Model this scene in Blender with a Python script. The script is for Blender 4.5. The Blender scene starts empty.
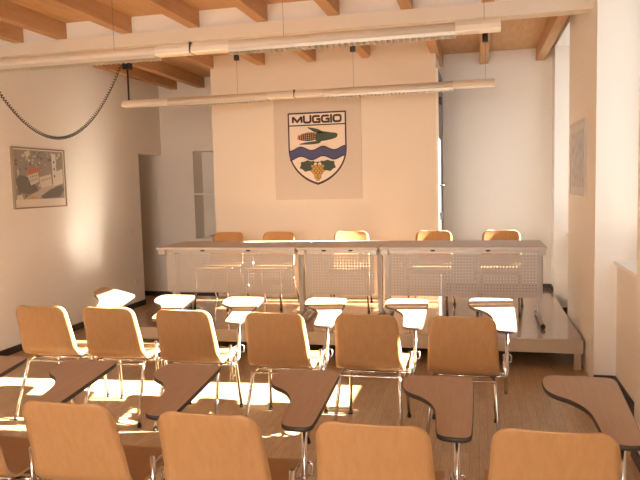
import bpy, bmesh, math, random
from mathutils import Vector, Matrix
random.seed(7)
sc = bpy.context.scene
COL = sc.collection
PI = math.pi

# ------------------------------------------------------------------ materials
def new_mat(name):
    m = bpy.data.materials.new(name); m.use_nodes = True
    nt = m.node_tree; b = nt.nodes['Principled BSDF']
    return m, nt, b
def plain(name, col, rough=.5, metal=0.0, spec=.5, bump=0, bscale=60):
    m, nt, b = new_mat(name)
    b.inputs['Base Color'].default_value = (*col, 1)
    b.inputs['Roughness'].default_value = rough
    b.inputs['Metallic'].default_value = metal
    b.inputs['Specular IOR Level'].default_value = spec
    if bump:
        n = nt.nodes.new('ShaderNodeTexNoise'); n.inputs['Scale'].default_value = bscale; n.inputs['Detail'].default_value = 5
        tc = nt.nodes.new('ShaderNodeTexCoord'); nt.links.new(tc.outputs['Object'], n.inputs['Vector'])
        bp = nt.nodes.new('ShaderNodeBump'); bp.inputs['Strength'].default_value = bump; bp.inputs['Distance'].default_value = .01
        nt.links.new(n.outputs['Fac'], bp.inputs['Height']); nt.links.new(bp.outputs['Normal'], b.inputs['Normal'])
    return m
def wood(name, c1, c2, scale=(1, 1, 1), rough=.4, spec=.4, nscale=6, knots=False, rand=.0):
    m, nt, b = new_mat(name)
    tc = nt.nodes.new('ShaderNodeTexCoord'); mp = nt.nodes.new('ShaderNodeMapping')
    mp.inputs['Scale'].default_value = scale
    oi = nt.nodes.new('ShaderNodeObjectInfo')
    nt.links.new(tc.outputs['Object'], mp.inputs['Vector'])
    cm = nt.nodes.new('ShaderNodeVectorMath'); cm.operation = 'MULTIPLY_ADD'
    cv = nt.nodes.new('ShaderNodeCombineXYZ')
    for k in range(3): nt.links.new(oi.outputs['Random'], cv.inputs[k])
    nt.links.new(cv.outputs[0], cm.inputs[0]); cm.inputs[1].default_value = (7, 13, 5)
    nt.links.new(mp.outputs['Vector'], cm.inputs[2])
    n = nt.nodes.new('ShaderNodeTexNoise'); n.inputs['Scale'].default_value = nscale; n.inputs['Detail'].default_value = 6; n.inputs['Roughness'].default_value = .65
    nt.links.new(cm.outputs[0], n.inputs['Vector'])
    r = nt.nodes.new('ShaderNodeValToRGB'); r.color_ramp.elements[0].position = .3; r.color_ramp.elements[1].position = .72
    r.color_ramp.elements[0].color = (*c2, 1); r.color_ramp.elements[1].color = (*c1, 1)
    nt.links.new(n.outputs['Fac'], r.inputs['Fac'])
    out = r.outputs['Color']
    if knots:
        v = nt.nodes.new('ShaderNodeTexVoronoi'); v.inputs['Scale'].default_value = 2.2
        nt.links.new(cm.outputs[0], v.inputs['Vector'])
        kr = nt.nodes.new('ShaderNodeValToRGB'); kr.color_ramp.elements[0].position = .03; kr.color_ramp.elements[1].position = .1
        kr.color_ramp.elements[0].color = (.45, .35, .28, 1); kr.color_ramp.elements[1].color = (1, 1, 1, 1)
        nt.links.new(v.outputs['Distance'], kr.inputs['Fac'])
        mx = nt.nodes.new('ShaderNodeMix'); mx.data_type = 'RGBA'; mx.blend_type = 'MULTIPLY'; mx.inputs[0].default_value = 1
        nt.links.new(out, mx.inputs[6]); nt.links.new(kr.outputs['Color'], mx.inputs[7]); out = mx.outputs[2]
    if rand:
        hv = nt.nodes.new('ShaderNodeHueSaturation'); mr = nt.nodes.new('ShaderNodeMapRange')
        mr.inputs[3].default_value = 1 - rand; mr.inputs[4].default_value = 1 + rand
        nt.links.new(oi.outputs['Random'], mr.inputs[0]); nt.links.new(mr.outputs[0], hv.inputs['Value'])
        nt.links.new(out, hv.inputs['Color']); out = hv.outputs['Color']
    nt.links.new(out, b.inputs['Base Color'])
    b.inputs['Roughness'].default_value = rough; b.inputs['Specular IOR Level'].default_value = spec
    return m
def parquet(name, cols, bw, bh, rough, rot=0, spec=.5, bump=.15):
    m, nt, b = new_mat(name)
    tc = nt.nodes.new('ShaderNodeTexCoord'); mp = nt.nodes.new('ShaderNodeMapping'); mp.inputs['Rotation'].default_value = (0, 0, rot)
    nt.links.new(tc.outputs['Object'], mp.inputs['Vector'])
    br = nt.nodes.new('ShaderNodeTexBrick'); br.inputs['Scale'].default_value = 1
    br.inputs['Brick Width'].default_value = bw; br.inputs['Row Height'].default_value = bh
    br.inputs['Mortar Size'].default_value = .0012; br.inputs['Mortar Smooth'].default_value = .2; br.inputs['Bias'].default_value = 0
    br.offset = .37; br.offset_frequency = 2
    br.inputs['Color1'].default_value = (*cols[0], 1); br.inputs['Color2'].default_value = (*cols[1], 1); br.inputs['Mortar'].default_value = (*cols[2], 1)
    nt.links.new(mp.outputs['Vector'], br.inputs['Vector'])
    n = nt.nodes.new('ShaderNodeTexNoise'); n.inputs['Scale'].default_value = 9; n.inputs['Detail'].default_value = 6
    sm = nt.nodes.new('ShaderNodeMapping'); sm.inputs['Scale'].default_value = (1, 12, 1); nt.links.new(mp.outputs['Vector'], sm.inputs['Vector']); nt.links.new(sm.outputs[0], n.inputs['Vector'])
    r = nt.nodes.new('ShaderNodeValToRGB'); r.color_ramp.elements[0].position = .25; r.color_ramp.elements[1].position = .75
    r.color_ramp.elements[0].color = (.72, .68, .64, 1); r.color_ramp.elements[1].color = (1.12, 1.1, 1.08, 1)
    nt.links.new(n.outputs['Fac'], r.inputs['Fac'])
    mx = nt.nodes.new('ShaderNodeMix'); mx.data_type = 'RGBA'; mx.blend_type = 'MULTIPLY'; mx.inputs[0].default_value = 1
    nt.links.new(br.outputs['Color'], mx.inputs[6]); nt.links.new(r.outputs['Color'], mx.inputs[7])
    nt.links.new(mx.outputs[2], b.inputs['Base Color'])
    b.inputs['Roughness'].default_value = rough; b.inputs['Specular IOR Level'].default_value = spec
    return m

M = {}
M['wall'] = plain('wall_plaster', (.77, .74, .69), .9, bump=.12, bscale=40, spec=.2)
M['wall_warm'] = plain('partition_plaster', (.75, .685, .59), .9, bump=.12, bscale=40, spec=.2)
M['beam_white'] = plain('painted_beam', (.66, .59, .49), .7, bump=.05)
M['pine'] = wood('pine_joist', (.54, .32, .16), (.43, .235, .105), (9, 1.0, 9), .55, .3, 3, knots=False, rand=.06)
M['pine_board'] = wood('pine_boards', (.56, .345, .175), (.44, .25, .11), (9, 1.0, 9), .55, .3, 3, knots=True)
M['beech'] = wood('beech_ply', (.50, .285, .13), (.435, .24, .10), (14, 14, 1.6), .38, .35, 3, rand=.05)
M['ply_edge'] = wood('ply_edge', (.68, .50, .29), (.55, .37, .19), (3, 3, 60), .45, .3, 4)
M['tablet'] = wood('walnut_laminate', (.50, .37, .265), (.43, .31, .215), (26, 2, 4), .38, .6, 3)
M['tablet_edge'] = plain('dark_edge', (.055, .045, .04), .45)
M['chrome'] = plain('chrome', (.72, .72, .73), .16, 1.0)
M['floor'] = parquet('parquet_floor', ((.52, .38, .225), (.44, .31, .175), (.29, .20, .12)), .34, .055, .3, PI/2, .5)
M['deck'] = parquet('stage_deck', ((.345, .205, .12), (.29, .165, .095), (.17, .10, .06)), .9, .09, .22, 0, .7)
b_ = M['deck'].node_tree.nodes['Principled BSDF']; b_.inputs['Coat Weight'].default_value = .7; b_.inputs['Coat Roughness'].default_value = .07; b_.inputs['Coat IOR'].default_value = 1.7
M['fascia'] = plain('stage_fascia', (.46, .385, .30), .6)
M['dark_base'] = plain('dark_skirting', (.05, .04, .038), .5)
M['black'] = plain('black_plastic', (.02, .02, .022), .45)
M['grey_dark'] = plain('dark_grey_metal', (.10, .10, .11), .4, .3)
M['table_top'] = plain('grey_laminate', (.55, .51, .48), .5)
M['table_metal'] = plain('silver_metal', (.45, .43, .41), .4, .3)
M['white_lac'] = plain('white_lacquer', (.80, .78, .74), .35)
M['lamp_body'] = plain('cream_metal', (.74, .66, .54), .4)
M['lamp_cover'] = plain('cream_cover', (.82, .76, .66), .35)
M['louver'] = plain('louver_aluminium', (.66, .62, .54), .35, .5)
M['plate'] = plain('cream_plastic', (.72, .68, .62), .4)
M['paper'] = plain('paper', (.75, .70, .62), .8)
M['card'] = plain('cardboard', (.42, .33, .25), .8)

def perforated():
    m, nt, b = new_mat('perforated_steel')
    b.inputs['Base Color'].default_value = (.43, .405, .385, 1); b.inputs['Roughness'].default_value = .5; b.inputs['Metallic'].default_value = .1
    tc = nt.nodes.new('ShaderNodeTexCoord'); sp = nt.nodes.new('ShaderNodeSeparateXYZ'); nt.links.new(tc.outputs['Object'], sp.inputs[0])
    def mth(op, a, bb=None, c=None):
        n = nt.nodes.new('ShaderNodeMath'); n.operation = op
        for i, v in enumerate((a, bb, c)):
            if v is None: continue
            if isinstance(v, (int, float)): n.inputs[i].default_value = v
            else: nt.links.new(v, n.inputs[i])
        return n.outputs[0]
    pitch = .0285
    fx = mth('SUBTRACT', mth('FRACT', mth('DIVIDE', sp.outputs['X'], pitch)), .5)
    fz = mth('SUBTRACT', mth('FRACT', mth('DIVIDE', sp.outputs['Z'], pitch)), .5)
    d = mth('SQRT', mth('ADD', mth('MULTIPLY', fx, fx), mth('MULTIPLY', fz, fz)))
    hole = mth('LESS_THAN', d, .17)
    tr = nt.nodes.new('ShaderNodeBsdfTransparent'); mx = nt.nodes.new('ShaderNodeMixShader')
    nt.links.new(hole, mx.inputs[0]); nt.links.new(b.outputs[0], mx.inputs[1]); nt.links.new(tr.outputs[0], mx.inputs[2])
    nt.links.new(mx.outputs[0], nt.nodes['Material Output'].inputs['Surface'])
    return m
M['perforated'] = perforated()
def glass():
    m, nt, b = new_mat('window_glass')
    tr = nt.nodes.new('ShaderNodeBsdfTransparent'); gl = nt.nodes.new('ShaderNodeBsdfGlossy'); gl.inputs['Roughness'].default_value = .02
    mx = nt.nodes.new('ShaderNodeMixShader'); mx.inputs[0].default_value = .06
    nt.links.new(tr.outputs[0], mx.inputs[1]); nt.links.new(gl.outputs[0], mx.inputs[2])
    nt.links.new(mx.outputs[0], nt.nodes['Material Output'].inputs['Surface'])
    return m
M['glass'] = glass()

# ------------------------------------------------------------------ mesh helpers
def box(bm, x0, x1, y0, y1, z0, z1, mi=0):
    v = [bm.verts.new(p) for p in ((x0,y0,z0),(x1,y0,z0),(x1,y1,z0),(x0,y1,z0),(x0,y0,z1),(x1,y0,z1),(x1,y1,z1),(x0,y1,z1))]
    for f in ((0,3,2,1),(4,5,6,7),(0,1,5,4),(1,2,6,5),(2,3,7,6),(3,0,4,7)):
        bm.faces.new([v[i] for i in f]).material_index = mi
def bbox_bm(x0, x1, y0, y1, z0, z1, bev=0.0, seg=2):
    bm = bmesh.new(); box(bm, x0, x1, y0, y1, z0, z1)
    if bev: bmesh.ops.bevel(bm, geom=list(bm.edges), offset=bev, segments=seg, affect='EDGES', profile=.6)
    return bm
def fillet(pts, r, n=5):
    pts = [Vector(p) for p in pts]; out = [pts[0]]
    for i in range(1, len(pts)-1):
        a, b, c = pts[i-1], pts[i], pts[i+1]
        d1 = (a-b); d2 = (c-b); rr = min(r, d1.length*.45, d2.length*.45)
        p = b + d1.normalized()*rr; q = b + d2.normalized()*rr
        for k in range(n+1):
            t = k/n; out.append(p.lerp(b, t).lerp(b.lerp(q, t), t))
    out.append(pts[-1]); return out
def tube(bm, pts, r, n=10, cap=True, mi=0):
    pts = [Vector(p) for p in pts]; rings = []
    up = None
    for i, p in enumerate(pts):
        t = (pts[min(i+1, len(pts)-1)] - pts[max(i-1, 0)]).normalized()
        if up is None:
            up = t.orthogonal().normalized()
        else:
            up = (up - t*up.dot(t))
            up = up.normalized() if up.length > 1e-6 else t.orthogonal().normalized()
        w = t.cross(up)
        rings.append([bm.verts.new(p + (up*math.cos(2*PI*k/n) + w*math.sin(2*PI*k/n))*r) for k in range(n)])
    for a, b in zip(rings, rings[1:]):
        for k in range(n):
            f = bm.faces.new((a[k], a[(k+1) % n], b[(k+1) % n], b[k])); f.smooth = True; f.material_index = mi
    if cap:
        bm.faces.new(list(reversed(rings[0]))).material_index = mi; bm.faces.new(rings[-1]).material_index = mi
def to_mesh(bm, name, mats):
    bmesh.ops.recalc_face_normals(bm, faces=list(bm.faces))
    me = bpy.data.meshes.new(name); bm.to_mesh(me); bm.free()
    for m in (mats if isinstance(mats, (list, tuple)) else [mats]): me.materials.append(m)
    return me
def obj(name, bm, mats, parent=None, loc=None):
    me = to_mesh(bm, name, mats) if isinstance(bm, bmesh.types.BMesh) else bm
    o = bpy.data.objects.new(name, me); COL.objects.link(o)
    if parent is not None: o.parent = parent
    if loc is not None: o.location = loc
    return o
def tag(o, label=None, cat=None, group=None, kind=None):
    if label: o['label'] = label
    if cat: o['category'] = cat
    if group: o['group'] = group
    if kind: o['kind'] = kind
    return o
def thing(name, label, cat, loc=(0,0,0), rz=0, group=None):
    o = bpy.data.objects.new(name, None); COL.objects.link(o); o.empty_display_size = .1
    o.location = loc; o.rotation_euler = (0, 0, rz)
    return tag(o, label, cat, group)
def copy_tree(o, parent=None):
    c = o.copy(); COL.objects.link(c)
    if parent is not None: c.parent = parent
    for ch in list(o.children): copy_tree(ch, c)
    return c
def struct(name, bm, mats, label=None, cat=None):
    o = obj(name, bm, mats); o['kind'] = 'structure'
    return tag(o, label, cat)
def prism(bm, poly, z0, z1, top=0, side=0, bottom=0):
    lo = [bm.verts.new((x, y, z0)) for x, y in poly]; hi = [bm.verts.new((x, y, z1)) for x, y in poly]
    bm.faces.new(list(reversed(lo))).material_index = bottom; bm.faces.new(hi).material_index = top
    n = len(poly)
    for i in range(n):
        f = bm.faces.new((lo[i], lo[(i+1) % n], hi[(i+1) % n], hi[i])); f.material_index = side; f.smooth = False
def chaikin(poly, n=3):
    for _ in range(n):
        out = []
        for i, p in enumerate(poly):
            q = poly[(i+1) % len(poly)]
            out.append((p[0]*.75+q[0]*.25, p[1]*.75+q[1]*.25)); out.append((p[0]*.25+q[0]*.75, p[1]*.25+q[1]*.75))
        poly = out
    return poly

# ------------------------------------------------------------------ room
XL, XR = -4.55, .87
YF, YBL, YBR = -4.8, 8.9, 8.45
ZT, ZJ = 3.19, 3.04
PX0, PX1, PY = -3.15, -.46, 7.52            # partition with the coat of arms
NICHES = [(-4.3, -2.95), (-1.95, -.6), (3.99, 5.36), (6.90, 8.16)]  # first two lie unseen behind the camera, added to bring in bounce light
XO, XP = 1.36, 1.03                          # outer wall face, parapet face
SILL, HEAD = .98, 3.14
DOORY, DOORZ = 8.22, 2.10

bm = bmesh.new(); box(bm, -6.4, XO, YF-.3, YBL+.4, -.12, 0); struct('floor', bm, M['floor'], 'glossy brown strip parquet floor of the whole room', 'floor')
bm = bmesh.new(); box(bm, XL-.4, XO, YF-.3, YBL+.4, ZT, ZT+.1); struct('ceiling', bm, M['pine_board'], 'orange pine board ceiling above the joists', 'ceiling')
# left wall with the doorless opening at its far end
bm = bmesh.new(); box(bm, XL-.35, XL, YF, DOORY, 0, ZT); box(bm, XL-.35, XL, DOORY, YBL, DOORZ, ZT)
struct('wall_left', bm, M['wall'], 'long cream plaster wall on the left', 'wall')
bm = bmesh.new(); box(bm, -6.4, -6.2, 7.0, YBL, 0, ZT); box(bm, -6.2, XL-.35, 7.0, 7.2, 0, ZT); box(bm, -6.4, XL-.35, 7.0, YBL, 2.4, 2.5)
struct('wall_passage', bm, M['wall'], 'dim passage wall behind the opening in the left wall', 'wall')
# back wall, left of the partition, with the recessed shelf niche
nx0, nx1, nz0, nz1 = -4.05, -3.42, .86, 2.14
bm = bmesh.new()
box(bm, -6.4, nx0, YBL, YBL+.4, 0, ZT); box(bm, nx1, PX0+.3, YBL, YBL+.4, 0, ZT)
box(bm, nx0, nx1, YBL, YBL+.4, 0, nz0); box(bm, nx0, nx1, YBL, YBL+.4, nz1, ZT); box(bm, nx0, nx1, YBL+.32, YBL+.4, nz0, nz1)
struct('wall_back', bm, M['wall'], 'rear plaster wall left of the crest wall, with a shelf recess', 'wall')
bm = bmesh.new(); box(bm, PX1-.2, XR+.5, YBR, YBR+.3, 0, ZT); struct('wall_rear', bm, M['wall'], 'shaded rear plaster wall right of the crest wall', 'wall')
bm = bmesh.new(); box(bm, PX0, PX1, PY, YBL+.05, 0, ZT); struct('wall_partition', bm, M['wall_warm'], 'projecting cream wall that carries the coat of arms', 'wall')
bm = bmesh.new(); FW = [(-3.7, -2.2), (-1.5, 0.0)]; x = XL-.35
for a, b in FW:
    box(bm, x, a, YF-.3, YF, 0, ZT); box(bm, a, b, YF-.3, YF, 0, .85); box(bm, a, b, YF-.3, YF, 2.95, ZT); x = b
box(bm, x, XO, YF-.3, YF, 0, ZT); struct('wall_front', bm, M['wall'], 'wall behind the viewer', 'wall')
# right wall: solid piers, lintels, parapets
bm = bmesh.new(); y = YF
for a, b in NICHES:
    box(bm, XR, XO, y, a, 0, ZT); box(bm, XR, XO, a, b, HEAD, ZT); box(bm, XP, XO, a, b, 0, SILL-.03); y = b
box(bm, XR, XO, y, YBR, 0, ZT)
struct('wall_right', bm, M['wall'], 'thick plaster wall on the right with deep window recesses', 'wall')
# sills and windows
for i, (a, b) in enumerate(NICHES):
    struct('sill_%d' % (i+1), bbox_bm(XP-.025, XO-.08, a, b, SILL-.03, SILL, .004), M['white_lac'], None, None)
    w = bpy.data.objects.new('window_%d' % (i+1), None); COL.objects.link(w); w.location = (XO-.07, (a+b)/2, SILL)
    w['kind'] = 'structure'
    h = (b-a)/2; ht = HEAD-SILL; fr = .055
    bm = bmesh.new()
    for s in ((-h, -h+fr), (h-fr, h)): box(bm, -.03, .03, s[0], s[1], 0, ht)
    box(bm, -.03, .03, -h+fr, h-fr, 0, fr); box(bm, -.03, .03, -h+fr, h-fr, ht-fr, ht)
    obj('window_frame', bm, M['white_lac'], w)
    for sy in (-1, 1):
        y0, y1 = (-h+fr, -.004) if sy < 0 else (.004, h-fr)
        bm = bmesh.new(); st = .055
        box(bm, -.045, .02, y0, y0+st, fr, ht-fr); box(bm, -.045, .02, y1-st, y1, fr, ht-fr)
        box(bm, -.045, .02, y0+st, y1-st, fr, fr+.12); box(bm, -.045, .02, y0+st, y1-st, ht-fr-.06, ht-fr)
        s = obj('sash', bm, M['white_lac'], w)
        bm = bmesh.new(); box(bm, -.016, -.010, y0+st, y1-st, fr+.12, ht-fr-.06); obj('pane', bm, M['glass'], s)
for i, (a, b) in enumerate(FW):  # unseen windows, added in the front wall to let in fill
    w = bpy.data.objects.new('window_%d' % (i+5), None); COL.objects.link(w); w.location = ((a+b)/2, YF-.15, .85); w['kind'] = 'structure'
    h = (b-a)/2; bm = bmesh.new()
    box(bm, -h, -h+.06, -.03, .03, 0, 2.1); box(bm, h-.06, h, -.03, .03, 0, 2.1); box(bm, -.05, .05, -.03, .03, .06, 2.04)
    box(bm, -h+.06, h-.06, -.03, .03, 0, .06); box(bm, -h+.06, h-.06, -.03, .03, 2.04, 2.1)
    obj('window_frame', bm, M['white_lac'], w)
    bm = bmesh.new(); box(bm, -h+.06, h-.06, -.004, .004, .06, 2.04); obj('pane', bm, M['glass'], w)
    la = bpy.data.lights.new('window_daylight', 'AREA'); la.shape = 'RECTANGLE'; la.size = 2*h; la.size_y = 2.1; la.energy = 110; la.color = (1, .93, .84)  # area lamp added as fill from behind the camera
    lo = bpy.data.objects.new('window_daylight', la); COL.objects.link(lo); lo.location = ((a+b)/2, YF-.32, .85+1.05); lo.rotation_euler = (PI/2, 0, 0)
# skirting
def skirting(name, *boxes):
    bm = bmesh.new()
    for b in boxes: box(bm, *b)
    struct(name, bm, M['dark_base'])
skirting('baseboard_left', (XL, XL+.015, YF, DOORY, 0, .07))
skirting('baseboard_back', (-6.2, PX0, YBL-.015, YBL, 0, .07))
skirting('baseboard_rear', (PX1+.06, XR, YBR-.015, YBR, .26, .26+.06))
segs = []; y = YF
for a, b in NICHES:
    segs.append((XR-.015, XR, y, min(a, 5.74) if y < 5.74 else a, 0 if y < 5.7 else .26, .07 if y < 5.7 else .32)); segs.append((XP-.015, XP, a, b, 0, .08)); segs.append((XR, XP-.015, b-.012, b, 0, .08)); y = b
segs.append((XR-.015, XR, y, YBR-.02, .26, .32))
segs = [s for s in segs if not (s[0] < XR-.01 and s[2] > 5.3 and s[3] < 7)]
skirting('baseboard_right', *segs)

# joists and the cross beam
BY0, BY1 = 5.56, 5.72
JX = [-4.25, -3.82, -3.10, -2.45, -1.83, -1.19, -.42, .12, .78]
FX = [-4.24, -3.77, -3.09, -2.42, -1.78, -1.14, -.52, .13, .78]
k = 1
bm = bmesh.new(); box(bm, XL, XR, BY0, BY1, 2.925, ZJ)
struct('trim_1', bm, M['beam_white'], 'cream painted cross beam under the joists', 'beam')
bm = bmesh.new(); box(bm, XL, XR, BY0+.02, BY1-.02, ZJ, ZT); struct('trim_2', bm, M['wall'], 'plaster infill on top of the cross beam', 'beam')
k = 3
for x in JX:
    if x < XL + .2: continue
    ye = YBL if x < PX0 else (PY if x < PX1-.06 else YBR)
    bm = bbox_bm(-.05, .05, 0, ye-BY1+.02, -.15, 0, .004, 1)
    o = obj('trim_%d' % k, bm, M['pine'], None, (x-.05, BY1-.02, ZT)); tag(o, None, None, None, 'structure'); k += 1
for x in FX:
    if x < XL + .1: continue
    bm = bbox_bm(-.05, .05, 0, BY0+.02-YF, -.15, 0, .004, 1)
    o = obj('trim_%d' % k, bm, M['pine'], None, (x-.05, YF, ZT)); tag(o, None, None, None, 'structure'); k += 1

# ------------------------------------------------------------------ side door of the partition (white jamb, dark leaf, hinges, lever)
d = bpy.data.objects.new('door_1', None); COL.objects.link(d); d['kind'] = 'structure'; d.location = (PX1, PY, .26)
obj('door_frame', bbox_bm(0, .028, 0, .045, 0, 2.62, .003), M['white_lac'], d)
obj('door_leaf', bbox_bm(0, .03, .05, .85, 0, 2.62, .003), M['grey_dark'], d)
for z in (.92, 2.22):
    obj('hinge', bbox_bm(.03, .062, .05, .085, z, z+.085, .004), M['black'], d)
bm = bmesh.new(); tube(bm, fillet([(.03, .12, 1.31), (.075, .12, 1.31), (.075, .2, 1.31)], .02), .009); obj('door_handle', bm, M['grey_dark'], d)

# ------------------------------------------------------------------ shelf recess contents
o = obj('shelf_board', bbox_bm(nx0, nx1, YBL+.01, YBL+.32, 1.50, 1.53, .003), M['white_lac']); tag(o, 'white shelf board across the wall recess left of the crest wall', 'shelf')
bm = bmesh.new()
for q in range(6):
    a = random.uniform(-.05, .05); box(bm, -.14+a*.2, .14+a*.2, -.105, .105, q*.006, q*.006+.005)
o = obj('paper_stack', bm, M['paper'], None, (-3.74, YBL+.16, nz0)); o.rotation_euler.z = .25
tag(o, 'low stack of pale papers lying in the bottom of the wall recess', 'papers')
o = obj('cardboard_folder', bbox_bm(-.11, .11, -.015, .015, 0, .30, .004), M['card'], None, (-3.49, YBL+.285, nz0)); o.rotation_euler = (-.12, 0, .1)
tag(o, 'brown cardboard folder leaning in the lower wall recess', 'folder')

# ------------------------------------------------------------------ stage
SZ = .26; SX0, SX1, SY0, SY1 = -3.55, .85, 5.75, 8.43
t = thing('stage_platform', 'low wooden stage platform with pale front edge under the long table', 'stage', (0, 0, 0))
bm = bmesh.new(); box(bm, SX0, SX1, SY0, PY-.005, SZ-.03, SZ); box(bm, PX1+.005, SX1, PY-.005, SY1, SZ-.03, SZ)
obj('deck', bm, M['deck'], t)
bm = bmesh.new(); box(bm, SX0, SX1, SY0-.012, SY0, SZ-.115, SZ-.0005); box(bm, SX0-.012, SX0, SY0-.012, PY-.005, SZ-.115, SZ-.0005)
obj('fascia', bm, M['fascia'], t)
for x in (SX0+.01, -2.5, -1.4, -.3, SX1-.07):
    obj('leg', bbox_bm(x, x+.055, SY0+.005, SY0+.06, 0, SZ-.031, .002), M['fascia'], t)
for x in (SX0+.01, -1.4, SX1-.07):
    obj('leg', bbox_bm(x, x+.055, PY-.08, PY-.02, 0, SZ-.031, .002), M['fascia'], t)

# ------------------------------------------------------------------ tables on the stage
TZ = .75; TY0, TY1 = 6.10, 6.82
def table(x0, x1, label, pan):
    w = x1-x0; cx = (x0+x1)/2
    t = thing('conference_table', label, 'table', (cx, (TY0+TY1)/2, SZ), 0, 'grey tables in the long row on stage')
    h = w/2; dp = (TY1-TY0)/2
    obj('table_top', bbox_bm(-h+.003, h-.003, -dp, dp, TZ-.024, TZ, .006), M['table_top'], t)
    for yy in (-dp+.07, dp-.11): obj('rail', bbox_bm(-h+.08, h-.08, yy, yy+.04, TZ-.065, TZ-.0245), M['table_metal'], t)
    for s in (-1, 1):
        xx = s*(h-.05)
        obj('bracket', bbox_bm(xx-.035, xx+.035, -dp+.02, -dp+.068, TZ-.075, TZ-.0245, .004), M['table_metal'], t)
        for q in (.33, .66) if s < 0 else ():
            xq = -h + w*q
            obj('clip', bbox_bm(xq-.02, xq+.02, -dp+.05, -dp+.069, TZ-.045, TZ-.0245, .002), M['black'], t)
    a, b = pan
    pz0, pz1 = .27, .675
    bm = bmesh.new()
    r = .03; poly = []
    for (px, pz, a0) in ((b-cx-r, pz1-r, 0), (a-cx+r, pz1-r, 90), (a-cx+r, pz0+r, 180), (b-cx-r, pz0+r, 270)):
        for q in range(5):
            an = math.radians(a0+q*22.5); poly.append((px+r*math.cos(an), pz+r*math.sin(an)))
    v0 = [bm.verts.new((x, -dp+.115, z)) for x, z in poly]; bm.faces.new(v0)
    v1 = [bm.verts.new((x, -dp+.1175, z)) for x, z in poly]; bm.faces.new(list(reversed(v1)))
    for i in range(len(poly)): bm.faces.new((v0[i], v1[i], v1[(i+1) % len(poly)], v0[(i+1) % len(poly)]))
    obj('modesty_panel', bm, M['perforated'], t)
    for q in (.2, .8):
        xq = (a-cx)*(1-q)+(b-cx)*q; obj('panel_hanger', bbox_bm(xq-.015, xq+.015, -dp+.118, -dp+.13, pz1-.08, TZ-.0655), M['table_metal'], t)
    for s in (-1, 1):
        xx = s*(h-.035)
        bm = bmesh.new(); box(bm, xx-.022, xx+.022, -.05, .05, .04, TZ-.065)
        tube(bm, [(xx, -dp+.08, TZ-.048), (xx, dp-.08, TZ-.048)], .018)
        lg = obj('leg', bm, M['table_metal'], t)
        bm = bmesh.new(); tube(bm, fillet([(xx, -dp+.04, .022), (xx, -.05, .04), (xx, .05, .04), (xx, dp-.04, .022)], .05), .02); obj('foot_bar', bm, M['table_metal'], lg)
        for sy in (-1, 1):
            bm = bmesh.new(); tube(bm, [(xx, sy*(dp-.02), .0225), (xx, sy*(dp-.05), .0235)], .022); obj('foot_cap', bm, M['black'], lg)
    return t
table(-3.23, -1.74, 'left long grey table with perforated front panel, nearest the wall opening', (-3.17, -1.79))
table(-1.735, -.925, 'short middle grey table between the two long ones', (-1.64, -.985))
table(-.92, .60, 'right long grey table with perforated front panel, nearest the windows', (-.86, .56))

# ------------------------------------------------------------------ shell chairs
def shell_mesh():
    prof = fillet([(.235, .405), (.205, .447), (.02, .437), (-.155, .428), (-.205, .48), (-.245, .62), (-.305, .818)], .075, 6)
    # resample
    P = [Vector((0, a, b)) for a, b in [(p[0], p[1]) if len(p) == 2 else (p.x, p.y) for p in prof]]
    L = [0]
    for a, b in zip(P, P[1:]): L.append(L[-1]+(b-a).length)
    T = L[-1]; N = 44; NU = 16
    ss = sorted(set([T*i/N for i in range(N+1)] + [.004, .01, .018, .03, T-.003, T-.008, T-.015, T-.025, T-.04]))
    bm = bmesh.new(); rows = []
    for s in ss:
        j = max(i for i in range(len(L)) if L[i] <= s+1e-9); j = min(j, len(P)-2)
        p = P[j].lerp(P[j+1], (s-L[j])/(L[j+1]-L[j]))
        e = T-s                                          # distance from the top of the back
        hw = .216 if s < T*.5 else .216 - .024*max(0, min(1, (s-T*.55)/(T*.45)))
        for dist, r in ((s, .05), (e, .06)):
            if dist < r: hw -= r - math.sqrt(max(0, r*r-(r-dist)**2))
        zf = max(0, min(1, (p.z-.46)/.12))
        row = []
        for u in range(NU+1):
            q = -1+2*u/NU
            off = Vector((0, .016*q*q*zf, .008*q*q*(1-zf)))
            row.append(bm.verts.new((hw*q, p.y+off.y, p.z+off.z)))
        rows.append(row)
    for a, b in zip(rows, rows[1:]):
        for u in range(NU):
            f = bm.faces.new((a[u], a[u+1], b[u+1], b[u])); f.smooth = True
    bmesh.ops.recalc_face_normals(bm, faces=list(bm.faces))
    me = bpy.data.meshes.new('tmp'); bm.to_mesh(me); bm.free()
    me.materials.append(M['beech']); me.materials.append(M['ply_edge'])
    o = bpy.data.objects.new('tmp', me); COL.objects.link(o)
    md = o.modifiers.new('s', 'SOLIDIFY'); md.thickness = .012; md.offset = 0; md.material_offset_rim = 1
    dg = bpy.context.evaluated_depsgraph_get(); dg.update()
    out = bpy.data.meshes.new_from_object(o.evaluated_get(dg)); out.name = 'seat_shell'
    bpy.data.objects.remove(o)
    return out
SHELL = shell_mesh()
def mesh_of(name, mat, fn):
    bm = bmesh.new(); fn(bm); return to_mesh(bm, name, mat)
def leg_fn(sx, front):
    def f(bm):
        if front: pts = [(sx*.17, .10, .418), (sx*.185, .165, .405), (sx*.205, .215, .012)]
        else:     pts = [(sx*.17, -.10, .412), (sx*.19, -.175, .40), (sx*.215, -.325, .012)]
        tube(bm, fillet(pts, .04), .011, 10)
    return f
def cap_fn(sx, front):
    x, y = (sx*.205, .215) if front else (sx*.215, -.325)
    def f(bm): tube(bm, [(x, y, 0), (x, y, .02)], .0145, 10)
    return f
LEGS = [(mesh_of('leg', M['chrome'], leg_fn(s, fr)), mesh_of('foot_cap', M['black'], cap_fn(s, fr))) for s in (-1, 1) for fr in (True, False)]
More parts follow.
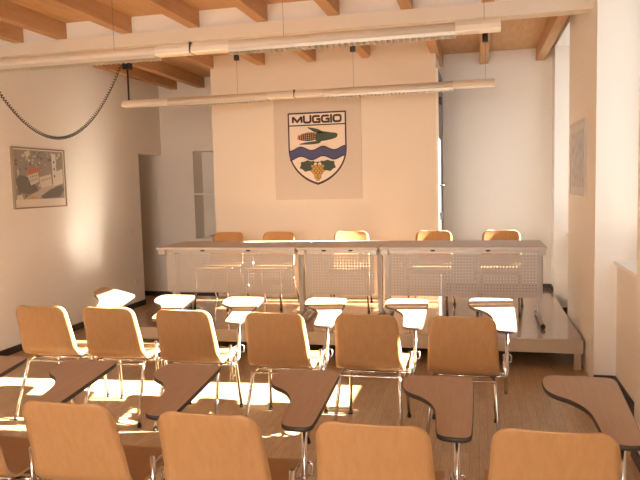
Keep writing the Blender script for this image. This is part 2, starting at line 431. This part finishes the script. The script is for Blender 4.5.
def rail_fn(bm):
    for s in (-1, 1): tube(bm, [(s*.17, .13, .416), (s*.17, -.12, .41)], .010, 8)
    tube(bm, [(-.17, .10, .416), (.17, .10, .416)], .009, 8); tube(bm, [(-.17, -.12, .41), (.17, -.12, .41)], .009, 8)
RAIL = mesh_of('seat_rail', M['chrome'], rail_fn)
def back_bar_fn(bm): tube(bm, fillet([(-.19, -.17, .40), (-.19, -.215, .405), (.19, -.215, .405), (.19, -.17, .40)], .03), .007, 8)
BAR = mesh_of('back_bar', M['chrome'], back_bar_fn)
def post_fn(bm):
    tube(bm, [(.255, -.10, .30), (.255, -.10, .545)], .0105, 10)
    tube(bm, [(.18, -.10, .407), (.255, -.10, .407)], .009, 8); tube(bm, [(.18, -.06, .412), (.255, -.06, .412), ], .009, 8)
    tube(bm, [(.255, -.10, .32), (.255, -.02, .32), (.255, -.02, .45)], .008, 8)
POST = mesh_of('side_post', M['chrome'], post_fn)
def pole_fn(bm): tube(bm, fillet([(.255, -.09, .40), (.262, -.02, .40), (.268, .03, .43), (.268, .05, .684)], .04), .0115, 12)
POLE = mesh_of('tablet_pole', M['chrome'], pole_fn)
def clamp_fn(bm):
    tube(bm, fillet([(.245, -.09, .455), (.245, .062, .455), (.262, .062, .455), (.295, .062, .455), (.295, .062, .505), (.245, .062, .505), (.245, -.09, .505)], .012, 3), .0045, 6)
CLAMP = mesh_of('clamp', M['chrome'], clamp_fn)
TAB = chaikin([(.205, -.055), (.315, -.06), (.325, .0), (.325, .42), (.322, .495), (.25, .50), (.11, .50), (.045, .495), (.025, .44), (.03, .36), (.06, .31), (.125, .27), (.178, .19), (.19, .09), (.195, 0)], 3)
def tab_fn(bm): prism(bm, [(x-.268, y-.05) for x, y in TAB], .0, .02, 0, 1, 1)
TABM = to_mesh((lambda b: (tab_fn(b), b)[1])(bmesh.new()), 'writing_tablet', [M['tablet'], M['tablet_edge']])
def band_fn(bm):
    P = [(x-.268, y-.05) for x, y in TAB]; n = len(P); c = (sum(p[0] for p in P)/n, sum(p[1] for p in P)/n)
    def offp(k, z):
        out = []
        for i in range(n):
            a, b = P[i-1], P[(i+1) % n]; dx, dy = b[0]-a[0], b[1]-a[1]; l = math.hypot(dx, dy) or 1
            s = 1
            out.append(bm.verts.new((P[i][0]+dy/l*k, P[i][1]-dx/l*k, z)))
        return out
    r = [offp(.0005, .0185), offp(.0035, .0165), offp(.0035, .003), offp(.0005, .001)]
    for a, b in zip(r, r[1:]):
        for i in range(n):
            f = bm.faces.new((a[i], a[(i+1) % n], b[(i+1) % n], b[i])); f.smooth = True
BAND = mesh_of('edge_band', M['tablet_edge'], band_fn)

def base_chair(name, label):
    t = thing(name, label, 'chair')
    obj('seat_shell', SHELL, None, t)
    for lg, cp in LEGS:
        l = obj('leg', lg, None, t); obj('foot_cap', cp, None, l)
    obj('seat_rail', RAIL, None, t); obj('back_bar', BAR, None, t)
    return t
def tablet_chair(label):
    t = base_chair('tablet_chair', label)
    obj('side_post', POST, None, t); obj('clamp', CLAMP, None, t)
    p = obj('tablet_pole', POLE, None, t)
    tb = obj('writing_tablet', TABM, None, t, (.268, .05, .688)); tb.rotation_euler = (math.radians(6), 0, 0)
    obj('edge_band', BAND, None, tb)
    return t
first_tab = None
def place_tab(x, y, rz, label, group, pitch=7, roll=0, yaw=0):
    global first_tab
    if first_tab is None: t = first_tab = tablet_chair(label)
    else: t = copy_tree(first_tab)
    t.location = (x, y, 0); t.rotation_euler = (0, 0, math.radians(rz)); tag(t, label, 'chair', group)
    for ch in t.children:
        if ch.name.startswith('writing_tablet'):
            ch.rotation_euler = (math.radians(pitch), math.radians(roll), math.radians(yaw))
    return t
G2 = 'tablet chairs in the row before the stage'
R2 = [(-3.01, 4.22, 3), (-2.475, 4.22, 2), (-1.90, 4.19, 1), (-1.26, 4.17, 0), (-.675, 4.19, 0), (-.095, 4.19, 0)]
W2 = ['leftmost tablet chair of the row before the stage, next to the left wall', 'second chair from the left wall in the row before the stage',
      'third chair from the left wall in the row before the stage', 'fourth chair from the left wall in the row before the stage',
      'fifth chair from the left wall in the row before the stage', 'rightmost tablet chair of the row before the stage, at its window end']
P2 = [(9, 14, 0), (8, 0, 0), (8, 0, 0), (9, 0, 0), (9, 0, 0), (11, 0, 0)]
for (x, y, r), w, p in zip(R2, W2, P2): place_tab(x, y, r, w, G2, *p)
G1 = 'tablet chairs in the nearest row'
R1 = [(-2.60, 2.40, 2), (-2.09, 2.40, 0), (-1.535, 2.41, 0), (-.945, 2.39, 0), (-.35, 2.39, 0), (.235, 2.43, 0)]
W1 = ['nearest-row chair cut by the left edge of the photo, only its dark writing tablet showing', 'nearest-row chair at the lower left corner, just a sliver of its back showing',
      'nearest-row tablet chair left of centre, its whole back in view furthest left', 'nearest-row tablet chair standing left of the central one',
      'central tablet chair of the nearest row, below the coat of arms', 'rightmost tablet chair of the nearest row, beside the window recess']
P1 = [(6, 0, 0)]*5+[(8, 0, 0)]
for (x, y, r), w, p in zip(R1, W1, P1): place_tab(x, y, r, w, G1, *p)
# chairs behind the table
GS = 'plain shell chairs behind the stage table'
first_s = None
for x, y, r, w in ((-2.89, 6.93, 175, 'shell chair behind the left table, nearest the shelf recess'),
                   (-2.27, 6.93, 175, 'second shell chair behind the left long table, below the left edge of the crest panel'),
                   (-1.36, 6.93, 187, 'sunlit shell chair behind the short middle table'),
                   (-.50, 6.93, 175, 'shell chair behind the right table, by the right edge of the crest wall'),
                   (.21, 6.93, 175, 'shell chair behind the right table, nearest the windows')):
    if first_s is None:
        t = first_s = base_chair('shell_chair', w); obj('side_post', POST, None, t); obj('clamp', CLAMP, None, t)
    else: t = copy_tree(first_s)
    t.location = (x, y, SZ+.001); t.rotation_euler = (0, 0, math.radians(r)); tag(t, w, 'chair', GS)

# ------------------------------------------------------------------ coat of arms
def flat(polys, d=.002):
    bm = bmesh.new()
    for p in polys:
        a = [bm.verts.new((x, 0, z)) for x, z in p]; b = [bm.verts.new((x, d, z)) for x, z in p]
        bm.faces.new(a); bm.faces.new(list(reversed(b)))
        for i in range(len(p)): bm.faces.new((a[i], b[i], b[(i+1) % len(p)], a[(i+1) % len(p)]))
    return bm
CX, CZ = -1.835, 2.055
M['poster'] = plain('poster_board', (.61, .545, .47), .8); M['shield'] = plain('shield_ground', (.78, .70, .60), .8)
M['ink'] = plain('dark_brown_ink', (.055, .032, .035), .7); M['blue'] = plain('band_blue', (.075, .085, .20), .7)
M['green'] = plain('leaf_green', (.055, .085, .06), .7); M['corn'] = plain('corn_yellow', (.50, .27, .09), .7); M['grape'] = plain('grape_yellow', (.55, .33, .08), .7)
t = thing('crest_panel', 'flat wall panel with shield-shaped coat of arms lettered MUGGIO', 'panel', (CX, PY-.001, CZ))
obj('backing_board', bbox_bm(-.525, .525, -.012, 0, -.615, .60, .003), M['poster'], t)
def lay(name, polys, mat, depth, parent=t):
    o = obj(name, flat(polys, .0015), mat, parent); o.location = (0, -.0135-depth*.0015, 0); return o
def shield(w, top, bot, sh):
    L = [(-w, top), (-w, sh)]
    c = .16; pm = math.acos(c/(c+w))
    for i in range(1, 15):
        p = pm*i/14; L.append((c-(c+w)*math.cos(p), sh-(sh-bot)*math.sin(p)/math.sin(pm)))
    R_ = [(-x, z) for x, z in reversed(L[:-1])]
    return L+R_
sh_out = shield(.352, .405, -.445, -.02); sh_in = shield(.334, .387, -.418, -.02)
lay('shield_outline', [sh_out], M['ink'], 0)
lay('shield_field', [sh_in], M['shield'], 1)
lay('title_rule', [[(-.336, .262), (.336, .262), (.336, .248), (-.336, .248)]], M['ink'], 2)
N = 40; up_ = []; lo_ = []
for i in range(N+1):
    x = -.336+.672*i/N; wv = .022*math.cos((x+.336)/.672*2*PI*2.5+PI)
    up_.append((x, -.02+wv)); lo_.append((x, -.125+wv))
lay('river_band', [lo_+up_[::-1]], M['blue'], 2)
lay('river_edge', [[(x, z+.008) for x, z in up_]+[(x, z-.004) for x, z in up_[::-1]], [(x, z+.004) for x, z in lo_]+[(x, z-.008) for x, z in lo_[::-1]]], M['ink'], 3)
def leafpoly(pts, n=2): return chaikin(pts, n)
lay('corn_husk', [leafpoly([(.25, .125), (.24, .155), (.17, .16), (.05, .185), (-.03, .15), (-.05, .10), (0, .06), (.12, .07), (.23, .095)]),
                  leafpoly([(-.13, .235), (-.06, .225), (.02, .205), (.06, .18), (.10, .16), (.02, .155), (-.04, .175), (-.08, .205)]),
                  leafpoly([(-.24, .035), (-.16, .055), (-.05, .065), (.05, .075), (.04, .04), (-.06, .03), (-.15, .03)])], M['green'], 2)
lay('corn_cob', [leafpoly([(-.25, .105), (-.20, .15), (-.10, .175), (-.02, .165), (.0, .12), (-.03, .075), (-.12, .07), (-.20, .08)])], M['ink'], 3)
kern = []
for i in range(9):
    for j in range(4):
        x = -.225+i*.025; z = .085+j*.022+i*.0015 - (.0 if i > 1 else (j-1.5)*.008)
        kern.append([(x+.0085*math.cos(q*PI/3), z+.0085*math.sin(q*PI/3)) for q in range(6)])
lay('corn_kernel', kern, M['corn'], 4)
def vine(s):
    return leafpoly([(s*.03, -.17), (s*.09, -.165), (s*.12, -.15), (s*.16, -.17), (s*.205, -.17), (s*.20, -.21), (s*.225, -.245), (s*.18, -.26), (s*.155, -.29), (s*.11, -.275), (s*.06, -.28), (s*.07, -.235), (s*.05, -.21)], 1)
lay('vine_leaf', [vine(-1)], M['green'], 2); lay('vine_leaf', [vine(1)], M['green'], 2)
lay('vine_stem', [[(-.06, -.155), (-.03, -.175), (.03, -.175), (.06, -.155), (.055, -.172), (.006, -.19), (.006, -.215), (-.006, -.215), (-.006, -.19), (-.055, -.172)]], M['ink'], 3)
gr = []; gi = []
for row, n in enumerate((4, 3, 4, 3, 2, 2, 1)):
    for i in range(n):
        x = (i-(n-1)/2)*.042; z = -.225-row*.026
        gi.append([(x+.023*math.cos(q*PI/5), z+.019*math.sin(q*PI/5)) for q in range(10)])
        gr.append([(x+.0185*math.cos(q*PI/5), z+.015*math.sin(q*PI/5)) for q in range(10)])
lay('grape_outline', gi, M['ink'], 4); lay('grape', gr, M['grape'], 5)
def strokes(lines, wd):
    out = []
    for pts in lines:
        P = [Vector(p) for p in pts]; closed = (P[0]-P[-1]).length < 1e-6
        if closed: P = P[:-1]
        n = len(P); A, B = [], []
        for i in range(n):
            pv = P[i-1] if (i or closed) else None; nx = P[(i+1) % n] if (i < n-1 or closed) else None
            d1 = (P[i]-pv).normalized() if pv is not None else None; d2 = (nx-P[i]).normalized() if nx is not None else None
            d1 = d1 or d2; d2 = d2 or d1
            n1 = Vector((-d1.y, d1.x)); m = (n1+Vector((-d2.y, d2.x))).normalized(); k = wd/2/max(.35, m.dot(n1))
            A.append(P[i]+m*k); B.append(P[i]-m*k)
        for i in range(n if closed else n-1):
            j = (i+1) % n; out.append([tuple(A[i]), tuple(A[j]), tuple(B[j]), tuple(B[i])])
    return out
def rr(x0, x1, z0, z1, c):
    return [(x0+c, z0), (x1-c, z0), (x1-c*.3, z0+c*.3), (x1, z0+c), (x1, z1-c), (x1-c*.3, z1-c*.3), (x1-c, z1), (x0+c, z1), (x0+c*.3, z1-c*.3), (x0, z1-c), (x0, z0+c), (x0+c*.3, z0+c*.3)]
LH = .074; wd = .029
def glyph(ch):
    if ch == 'M': return .125, [[(.0, 0), (.0, LH), ], [(.125, 0), (.125, LH)], [(.0, LH), (.0625, .012), (.125, LH)]]
    if ch == 'U': return .095, [[(0, LH+wd/2), (0, .02), (.006, .006), (.02, 0), (.075, 0), (.089, .006), (.095, .02), (.095, LH+wd/2)]]
    if ch == 'G': return .095, [[(.095, LH-.012), (.089, LH-.004), (.075, LH), (.02, LH), (.006, LH-.006), (0, LH-.02), (0, .02), (.006, .006), (.02, 0), (.095, 0), (.095, .036), (.05, .036)]]
    if ch == 'I': return .0, [[(0, -wd/2), (0, LH+wd/2)]]
    return .10, [rr(0, .10, 0, LH, .02)+[(.02, 0)]]
x = 0; quads = []
for ch in 'MUGGIO':
    w_, ls = glyph(ch)
    quads.append((x, ls)); x += w_+.021+.0135
tot = x-.021-.0135; sc_ = .575/tot
for gx, ls in quads:
    o = lay('lettering', strokes([[((px+gx-tot/2)*sc_, (pz-LH/2)*sc_*1.12+.322) for px, pz in l] for l in ls], wd*sc_), M['ink'], 2)

# ------------------------------------------------------------------ pictures
def picture_left():
    t = thing('framed_picture', 'framed aerial photograph of a village hung on the left wall', 'picture', (XL, 6.10, 1.755), PI/2)
    w, h = .43, .315
    bm = bmesh.new(); f = .014
    box(bm, -w, -w+f, -.022, 0, -h, h); box(bm, w-f, w, -.022, 0, -h, h); box(bm, -w+f, w-f, -.022, 0, -h, -h+f); box(bm, -w+f, w-f, -.022, 0, h-f, h)
    obj('picture_frame', bm, plain('picture_frame_wood', (.30, .24, .18), .5), t)
    obj('mat_board', bbox_bm(-w+f, w-f, -.012, -.001, -h+f, h-f), plain('mat_board', (.70, .64, .55), .8), t)
    cols = [(.30, .28, .24), (.17, .165, .145), (.62, .57, .50), (.50, .20, .11), (.48, .43, .37), (.33, .28, .24), (.66, .62, .55), (.55, .34, .17)]
    mats = [plain('print_tone_%d' % i, c, .6) for i, c in enumerate(cols)]
    bm = bmesh.new()
    def q(mi, lev, *p):
        y = -.0125-.0006*lev
        f = bm.faces.new([bm.verts.new((x*(w-.03), y, z)) for x, z in p]); f.material_index = mi
    T, Bt = h-.025, -h+.095
    X = lambda a: -1+2*a
    Zz = lambda b: Bt+(T-Bt)*(1-b)
    def poly(mi, lev, *pp): q(mi, lev, *[(X(a), Zz(b)) for a, b in pp])
    poly(0, 0, (0, 0), (1, 0), (1, 1), (0, 1))
    rnd = random.Random(3)
    for i in range(170):
        a, b = rnd.random()*.93+.03, rnd.random()*.93+.03; s = rnd.uniform(.012, .04); mi = rnd.choice((1, 1, 0, 4, 2, 5, 6))
        poly(mi, 1, *[(min(1, max(0, a+s*math.cos(k)*rnd.uniform(.6, 1))), min(1, max(0, b+s*1.1*math.sin(k)*rnd.uniform(.6, 1)))) for k in (0, 1.05, 2.1, 3.14, 4.2, 5.2)])
    poly(1, 2, (.02, .62), (.1, .5), (.25, .55), (.42, .75), (.45, .85), (.25, .9), (.05, .85))
    poly(4, 2, (.15, 1), (.55, .75), (.78, .68), (.80, .76), (.45, 1))
    poly(2, 3, (.24, .52), (.45, .44), (.47, .64), (.30, .72)); poly(3, 4, (.22, .48), (.26, .39), (.47, .34), (.49, .43), (.28, .50))
    poly(2, 3, (.47, .55), (.72, .48), (.73, .72), (.50, .78)); poly(5, 4, (.46, .42), (.68, .32), (.74, .46), (.50, .54))
    poly(6, 3, (.75, .05), (.84, .05), (.86, .72), (.76, .74)); poly(6, 3, (.84, .35), (.98, .32), (.98, .68), (.85, .72)); poly(5, 4, (.83, .3), (.97, .2), (1, .35), (.85, .42))
    poly(1, 3, (.48, .95), (.70, .80), (.95, .72), (1, .82), (.9, .97), (.55, 1)); poly(7, 3, (.2, 1), (.3, .93), (.45, .97), (.42, 1))
    poly(2, 3, (.2, .05), (.3, .0), (.32, .1), (.22, .13)); poly(2, 3, (.02, .92), (.12, .9), (.14, 1), (.02, 1))
    for i in range(4):
        for j in range(2): a, b = .29+i*.042, .53+j*.075-i*.012; poly(1, 5, (a, b), (a+.015, b-.004), (a+.015, b+.03), (a, b+.034))
    for i in range(5): a, b = .52+i*.04, .60-i*.012; poly(1, 5, (a, b), (a+.015, b-.004), (a+.015, b+.035), (a, b+.04))
    for i in range(3): a, b = .78, .2+i*.15; poly(1, 5, (a, b), (a+.03, b), (a+.03, b+.05), (a, b+.05))
    obj('print', bm, mats, t)
picture_left()
t = thing('framed_picture', 'narrow-looking grey picture hung on the right wall between the window recesses', 'picture', (XR, 6.20, 1.79), -PI/2)
w, h, f = .43, .325, .016
bm = bmesh.new()
box(bm, -w, -w+f, -.024, 0, -h, h); box(bm, w-f, w, -.024, 0, -h, h); box(bm, -w+f, w-f, -.024, 0, -h, -h+f); box(bm, -w+f, w-f, -.024, 0, h-f, h)
obj('picture_frame', bm, plain('picture_frame_grey', (.50, .48, .45), .4), t)
obj('mat_board', bbox_bm(-w+f, w-f, -.014, -.001, -h+f, h-f), plain('mat_grey', (.62, .59, .56), .7), t)
def print_mat():
    m, nt, b = new_mat('grey_print'); tc = nt.nodes.new('ShaderNodeTexCoord'); n = nt.nodes.new('ShaderNodeTexNoise'); n.inputs['Scale'].default_value = 14; n.inputs['Detail'].default_value = 6
    nt.links.new(tc.outputs['Object'], n.inputs['Vector']); r = nt.nodes.new('ShaderNodeValToRGB'); r.color_ramp.elements[0].position = .35; r.color_ramp.elements[1].position = .65
    r.color_ramp.elements[0].color = (.34, .33, .33, 1); r.color_ramp.elements[1].color = (.52, .50, .49, 1)
    nt.links.new(n.outputs['Fac'], r.inputs['Fac']); nt.links.new(r.outputs['Color'], b.inputs['Base Color']); b.inputs['Roughness'].default_value = .4
    return m
obj('print', bbox_bm(-w+.07, w-.07, -.0155, -.0145, -h+.07, h-.09), print_mat(), t)

# ------------------------------------------------------------------ switches and sockets
def wall_plate(name, label, loc, rz, w, h, n):
    t = thing(name, label, 'switch' if 'switch' in name else 'socket', loc, rz)
    obj('cover_plate', bbox_bm(-w/2, w/2, -.009, 0, -h/2, h/2, .003), M['plate'], t)
    for i in range(n):
        x = (i-(n-1)/2)*w/(n+.3)
        obj('rocker' if 'switch' in name else 'socket_insert', bbox_bm(x-.016, x+.016, -.013, -.009, -h*.3, h*.3, .002), M['plate'] if 'switch' in name else M['grey_dark'], t)
wall_plate('light_switch', 'pale light switch plate on the left wall near the opening', (XL, 7.93, 1.03), PI/2, .15, .12, 2)
wall_plate('wall_socket', 'pale wall socket low on the left wall near the opening', (XL, 8.02, .34), PI/2, .12, .08, 0)
wall_plate('wall_socket', 'dark wall socket below the sill in the near window recess', (XP, 4.22, .52), -PI/2, .08, .12, 1)
wall_plate('wall_socket', 'pale wall socket low on the pier between the window recesses', (XR, 5.52, .30), -PI/2, .12, .08, 0)
t = thing('sill_vent', 'small grey vent grille lying on the near window sill', 'vent', (1.16, 4.34, SILL))
obj('vent_frame', bbox_bm(-.05, .05, -.19, .19, 0, .012, .003), M['table_metal'], t)
bm = bmesh.new()
for i in range(9): box(bm, -.035, .035, -.17+i*.04, -.155+i*.04, .012, .014)
obj('vent_slot', bm, M['grey_dark'], t)

# ------------------------------------------------------------------ suspended lights
def light_bar(label, loc, x0, x1, parts, wires, ceil, feed=None):
    t = thing('pendant_light', label, 'lamp', loc)
    bm = bmesh.new()
    pr = [(-.055, .0), (-.05, .03), (-.03, .058), (0, .066), (.03, .058), (.05, .03), (.055, 0)]
    a = [bm.verts.new((x0, y, z)) for y, z in pr]; b = [bm.verts.new((x1, y, z)) for y, z in pr]
    for i in range(len(pr)-1):
        f = bm.faces.new((a[i], a[i+1], b[i+1], b[i])); f.smooth = True
    bm.faces.new((a[0], b[0], b[-1], a[-1])); bm.faces.new(a); bm.faces.new(list(reversed(b)))
    obj('light_housing', bm, M['lamp_body'], t)
    for kind, p0, p1 in parts:
        if kind == 'cover':
            bm = bmesh.new(); pp = [(-.057, .0), (-.052, .031), (-.031, .060), (0, .069), (.031, .060), (.052, .031), (.057, 0), (.045, -.008), (-.045, -.008)]
            a = [bm.verts.new((p0, y, z)) for y, z in pp]; b = [bm.verts.new((p1, y, z)) for y, z in pp]
            for i in range(len(pp)): bm.faces.new((a[i], a[(i+1) % len(pp)], b[(i+1) % len(pp)], b[i]))
            bm.faces.new(a); bm.faces.new(list(reversed(b)))
            obj('blank_cover', bm, M['lamp_cover'], t)
        elif kind == 'louver':
            bm = bmesh.new(); n = int((p1-p0)/.04)
            for i in range(n+1):
                x = p0+(p1-p0)*i/n
                vs = [bm.verts.new((x-.001, y, z)) for y, z in ((-.05, -.001), (.05, -.001), (.046, -.032), (-.046, -.032))]; v2 = [bm.verts.new((x+.001, y, z)) for y, z in ((-.05, -.001), (.05, -.001), (.046, -.032), (-.046, -.032))]
                bm.faces.new(vs); bm.faces.new(list(reversed(v2)))
                for q in range(4): bm.faces.new((vs[q], v2[q], v2[(q+1) % 4], vs[(q+1) % 4]))
            box(bm, p0, p1, -.054, -.050, -.024, -.001); box(bm, p0, p1, .050, .054, -.024, -.001)
            obj('louver', bm, M['louver'], t)
        elif kind == 'joint':
            obj('joint_ring', bbox_bm(p0, p1, -.0585, .0585, -.010, .071, .01), M['black'], t)
    for x in wires:
        zc = ceil(x)
        bm = bmesh.new(); tube(bm, [(x, 0, .066), (x, 0, zc-loc[2]-.02)], .0016, 6); obj('suspension_wire', bm, M['grey_dark'], t)
        bm = bmesh.new(); tube(bm, [(x, 0, zc-loc[2]-.085), (x, 0, zc-loc[2]-.0005)], .028, 14); obj('canopy', bm, M['black'], t)
    if feed:
        bm = bmesh.new(); tube(bm, [(feed, 0, .05), (feed, 0, ZJ-loc[2]-.05)], .011, 10); obj('feed_cable', bm, M['black'], t)
        obj('feed_box', bbox_bm(feed-.04, feed+.04, -.045, .045, ZJ-loc[2]-.1, ZJ-loc[2]+.0, .006), M['black'], t)
    return t
L2Y, L2Z = 6.70, 2.535
light_bar('rear hanging strip light in front of the coat of arms wall', (0, L2Y, L2Z), -3.85, .155,
          [('cover', -.24, .157), ('louver', -1.55, -.24), ('cover', -2.16, -1.56), ('louver', -3.3, -2.16), ('cover', -3.855, -3.3), ('joint', -1.868, -1.856)],
          (-2.50, -1.24, .07), lambda x: ZJ, feed=-3.79)
L1Y, L1Z = 4.42, 2.575
light_bar('near hanging strip light in front of the cream cross beam', (0, L1Y, L1Z), -4.4, .14,
          [('cover', -.14, .142), ('louver', -1.69, -.14), ('cover', -2.25, -1.69), ('louver', -3.9, -2.25), ('cover', -4.405, -3.9), ('joint', -1.985, -1.97)],
          (-2.6, -1.30, .04), lambda x: ZT)
# coiled cable from the rear light's feed box to the near light
A = Vector((-3.84, L2Y-.05, ZJ-.05)); B = Vector((-4.532, 5.2, 3.0))
pts = []; N = 1500; turns = 95
def sagp(u):
    p = A.lerp(B, u); p = p.copy(); p.z -= SAG*4*u*(1-u); p.x += SIDE*4*u*(1-u); return p
SAG, SIDE = .84, -.0
for i in range(N+1):
    u = i/N; p = sagp(u); q = sagp(min(1, u+.001))-sagp(max(0, u-.001)); q.normalize()
    s = q.cross(Vector((0, 0, 1))).normalized(); v = s.cross(q)
    an = 2*PI*turns*u
    pts.append(p+(s*math.cos(an)+v*math.sin(an))*.013)
bm = bmesh.new(); tube(bm, pts, .0045, 5)
tag(obj('coiled_cable', bm, M['black']), 'black coiled cable sagging along the left wall from the rear strip light', 'cable')

# ------------------------------------------------------------------ light
w = bpy.data.worlds.new('sky'); sc.world = w; w.use_nodes = True
bg = w.node_tree.nodes['Background']; bg.inputs['Color'].default_value = (.70, .86, 1.0, 1); bg.inputs['Strength'].default_value = .9
sun = bpy.data.lights.new('sun', 'SUN'); sun.energy = 60; sun.color = (1, .88, .70); sun.angle = math.radians(.53)
so = bpy.data.objects.new('sun', sun); COL.objects.link(so)
el = math.atan(.53); dxy = Vector((-1, -.09, 0)).normalized()
dirv = Vector((dxy.x*math.cos(el), dxy.y*math.cos(el), -math.sin(el)))
so.rotation_euler = dirv.to_track_quat('-Z', 'Y').to_euler(); so.location = (6, 5, 5)

# ------------------------------------------------------------------ camera
yaw, pit, rol = map(math.radians, (13.7, 4.9, -1.41))
cy, sy = math.cos(yaw), math.sin(yaw)
r = Vector((cy, sy, 0)); f = Vector((-sy, cy, 0)); u = Vector((0, 0, 1))
f2 = f*math.cos(pit)-u*math.sin(pit); u2 = u*math.cos(pit)+f*math.sin(pit)
r3 = r*math.cos(rol)+u2*math.sin(rol); u3 = u2*math.cos(rol)-r*math.sin(rol)
cam = bpy.data.cameras.new('camera'); cam.sensor_width = 36; cam.lens = 653/640*36; cam.clip_start = .05
co = bpy.data.objects.new('camera', cam); COL.objects.link(co)
co.matrix_world = Matrix(((r3.x, u3.x, -f2.x, 0), (r3.y, u3.y, -f2.y, 0), (r3.z, u3.z, -f2.z, 1.62), (0, 0, 0, 1)))
sc.camera = co
vs = sc.view_settings; vs.view_transform = 'Standard'; vs.look = 'None'; vs.gamma = 1; vs.exposure = 0.9; vs.use_curve_mapping = False
sc.cycles.max_bounces = 12; sc.cycles.diffuse_bounces = 8; sc.cycles.use_denoising = True
sc.cycles.caustics_reflective = True; sc.cycles.sample_clamp_indirect = 0; sc.cycles.blur_glossy = 0.3
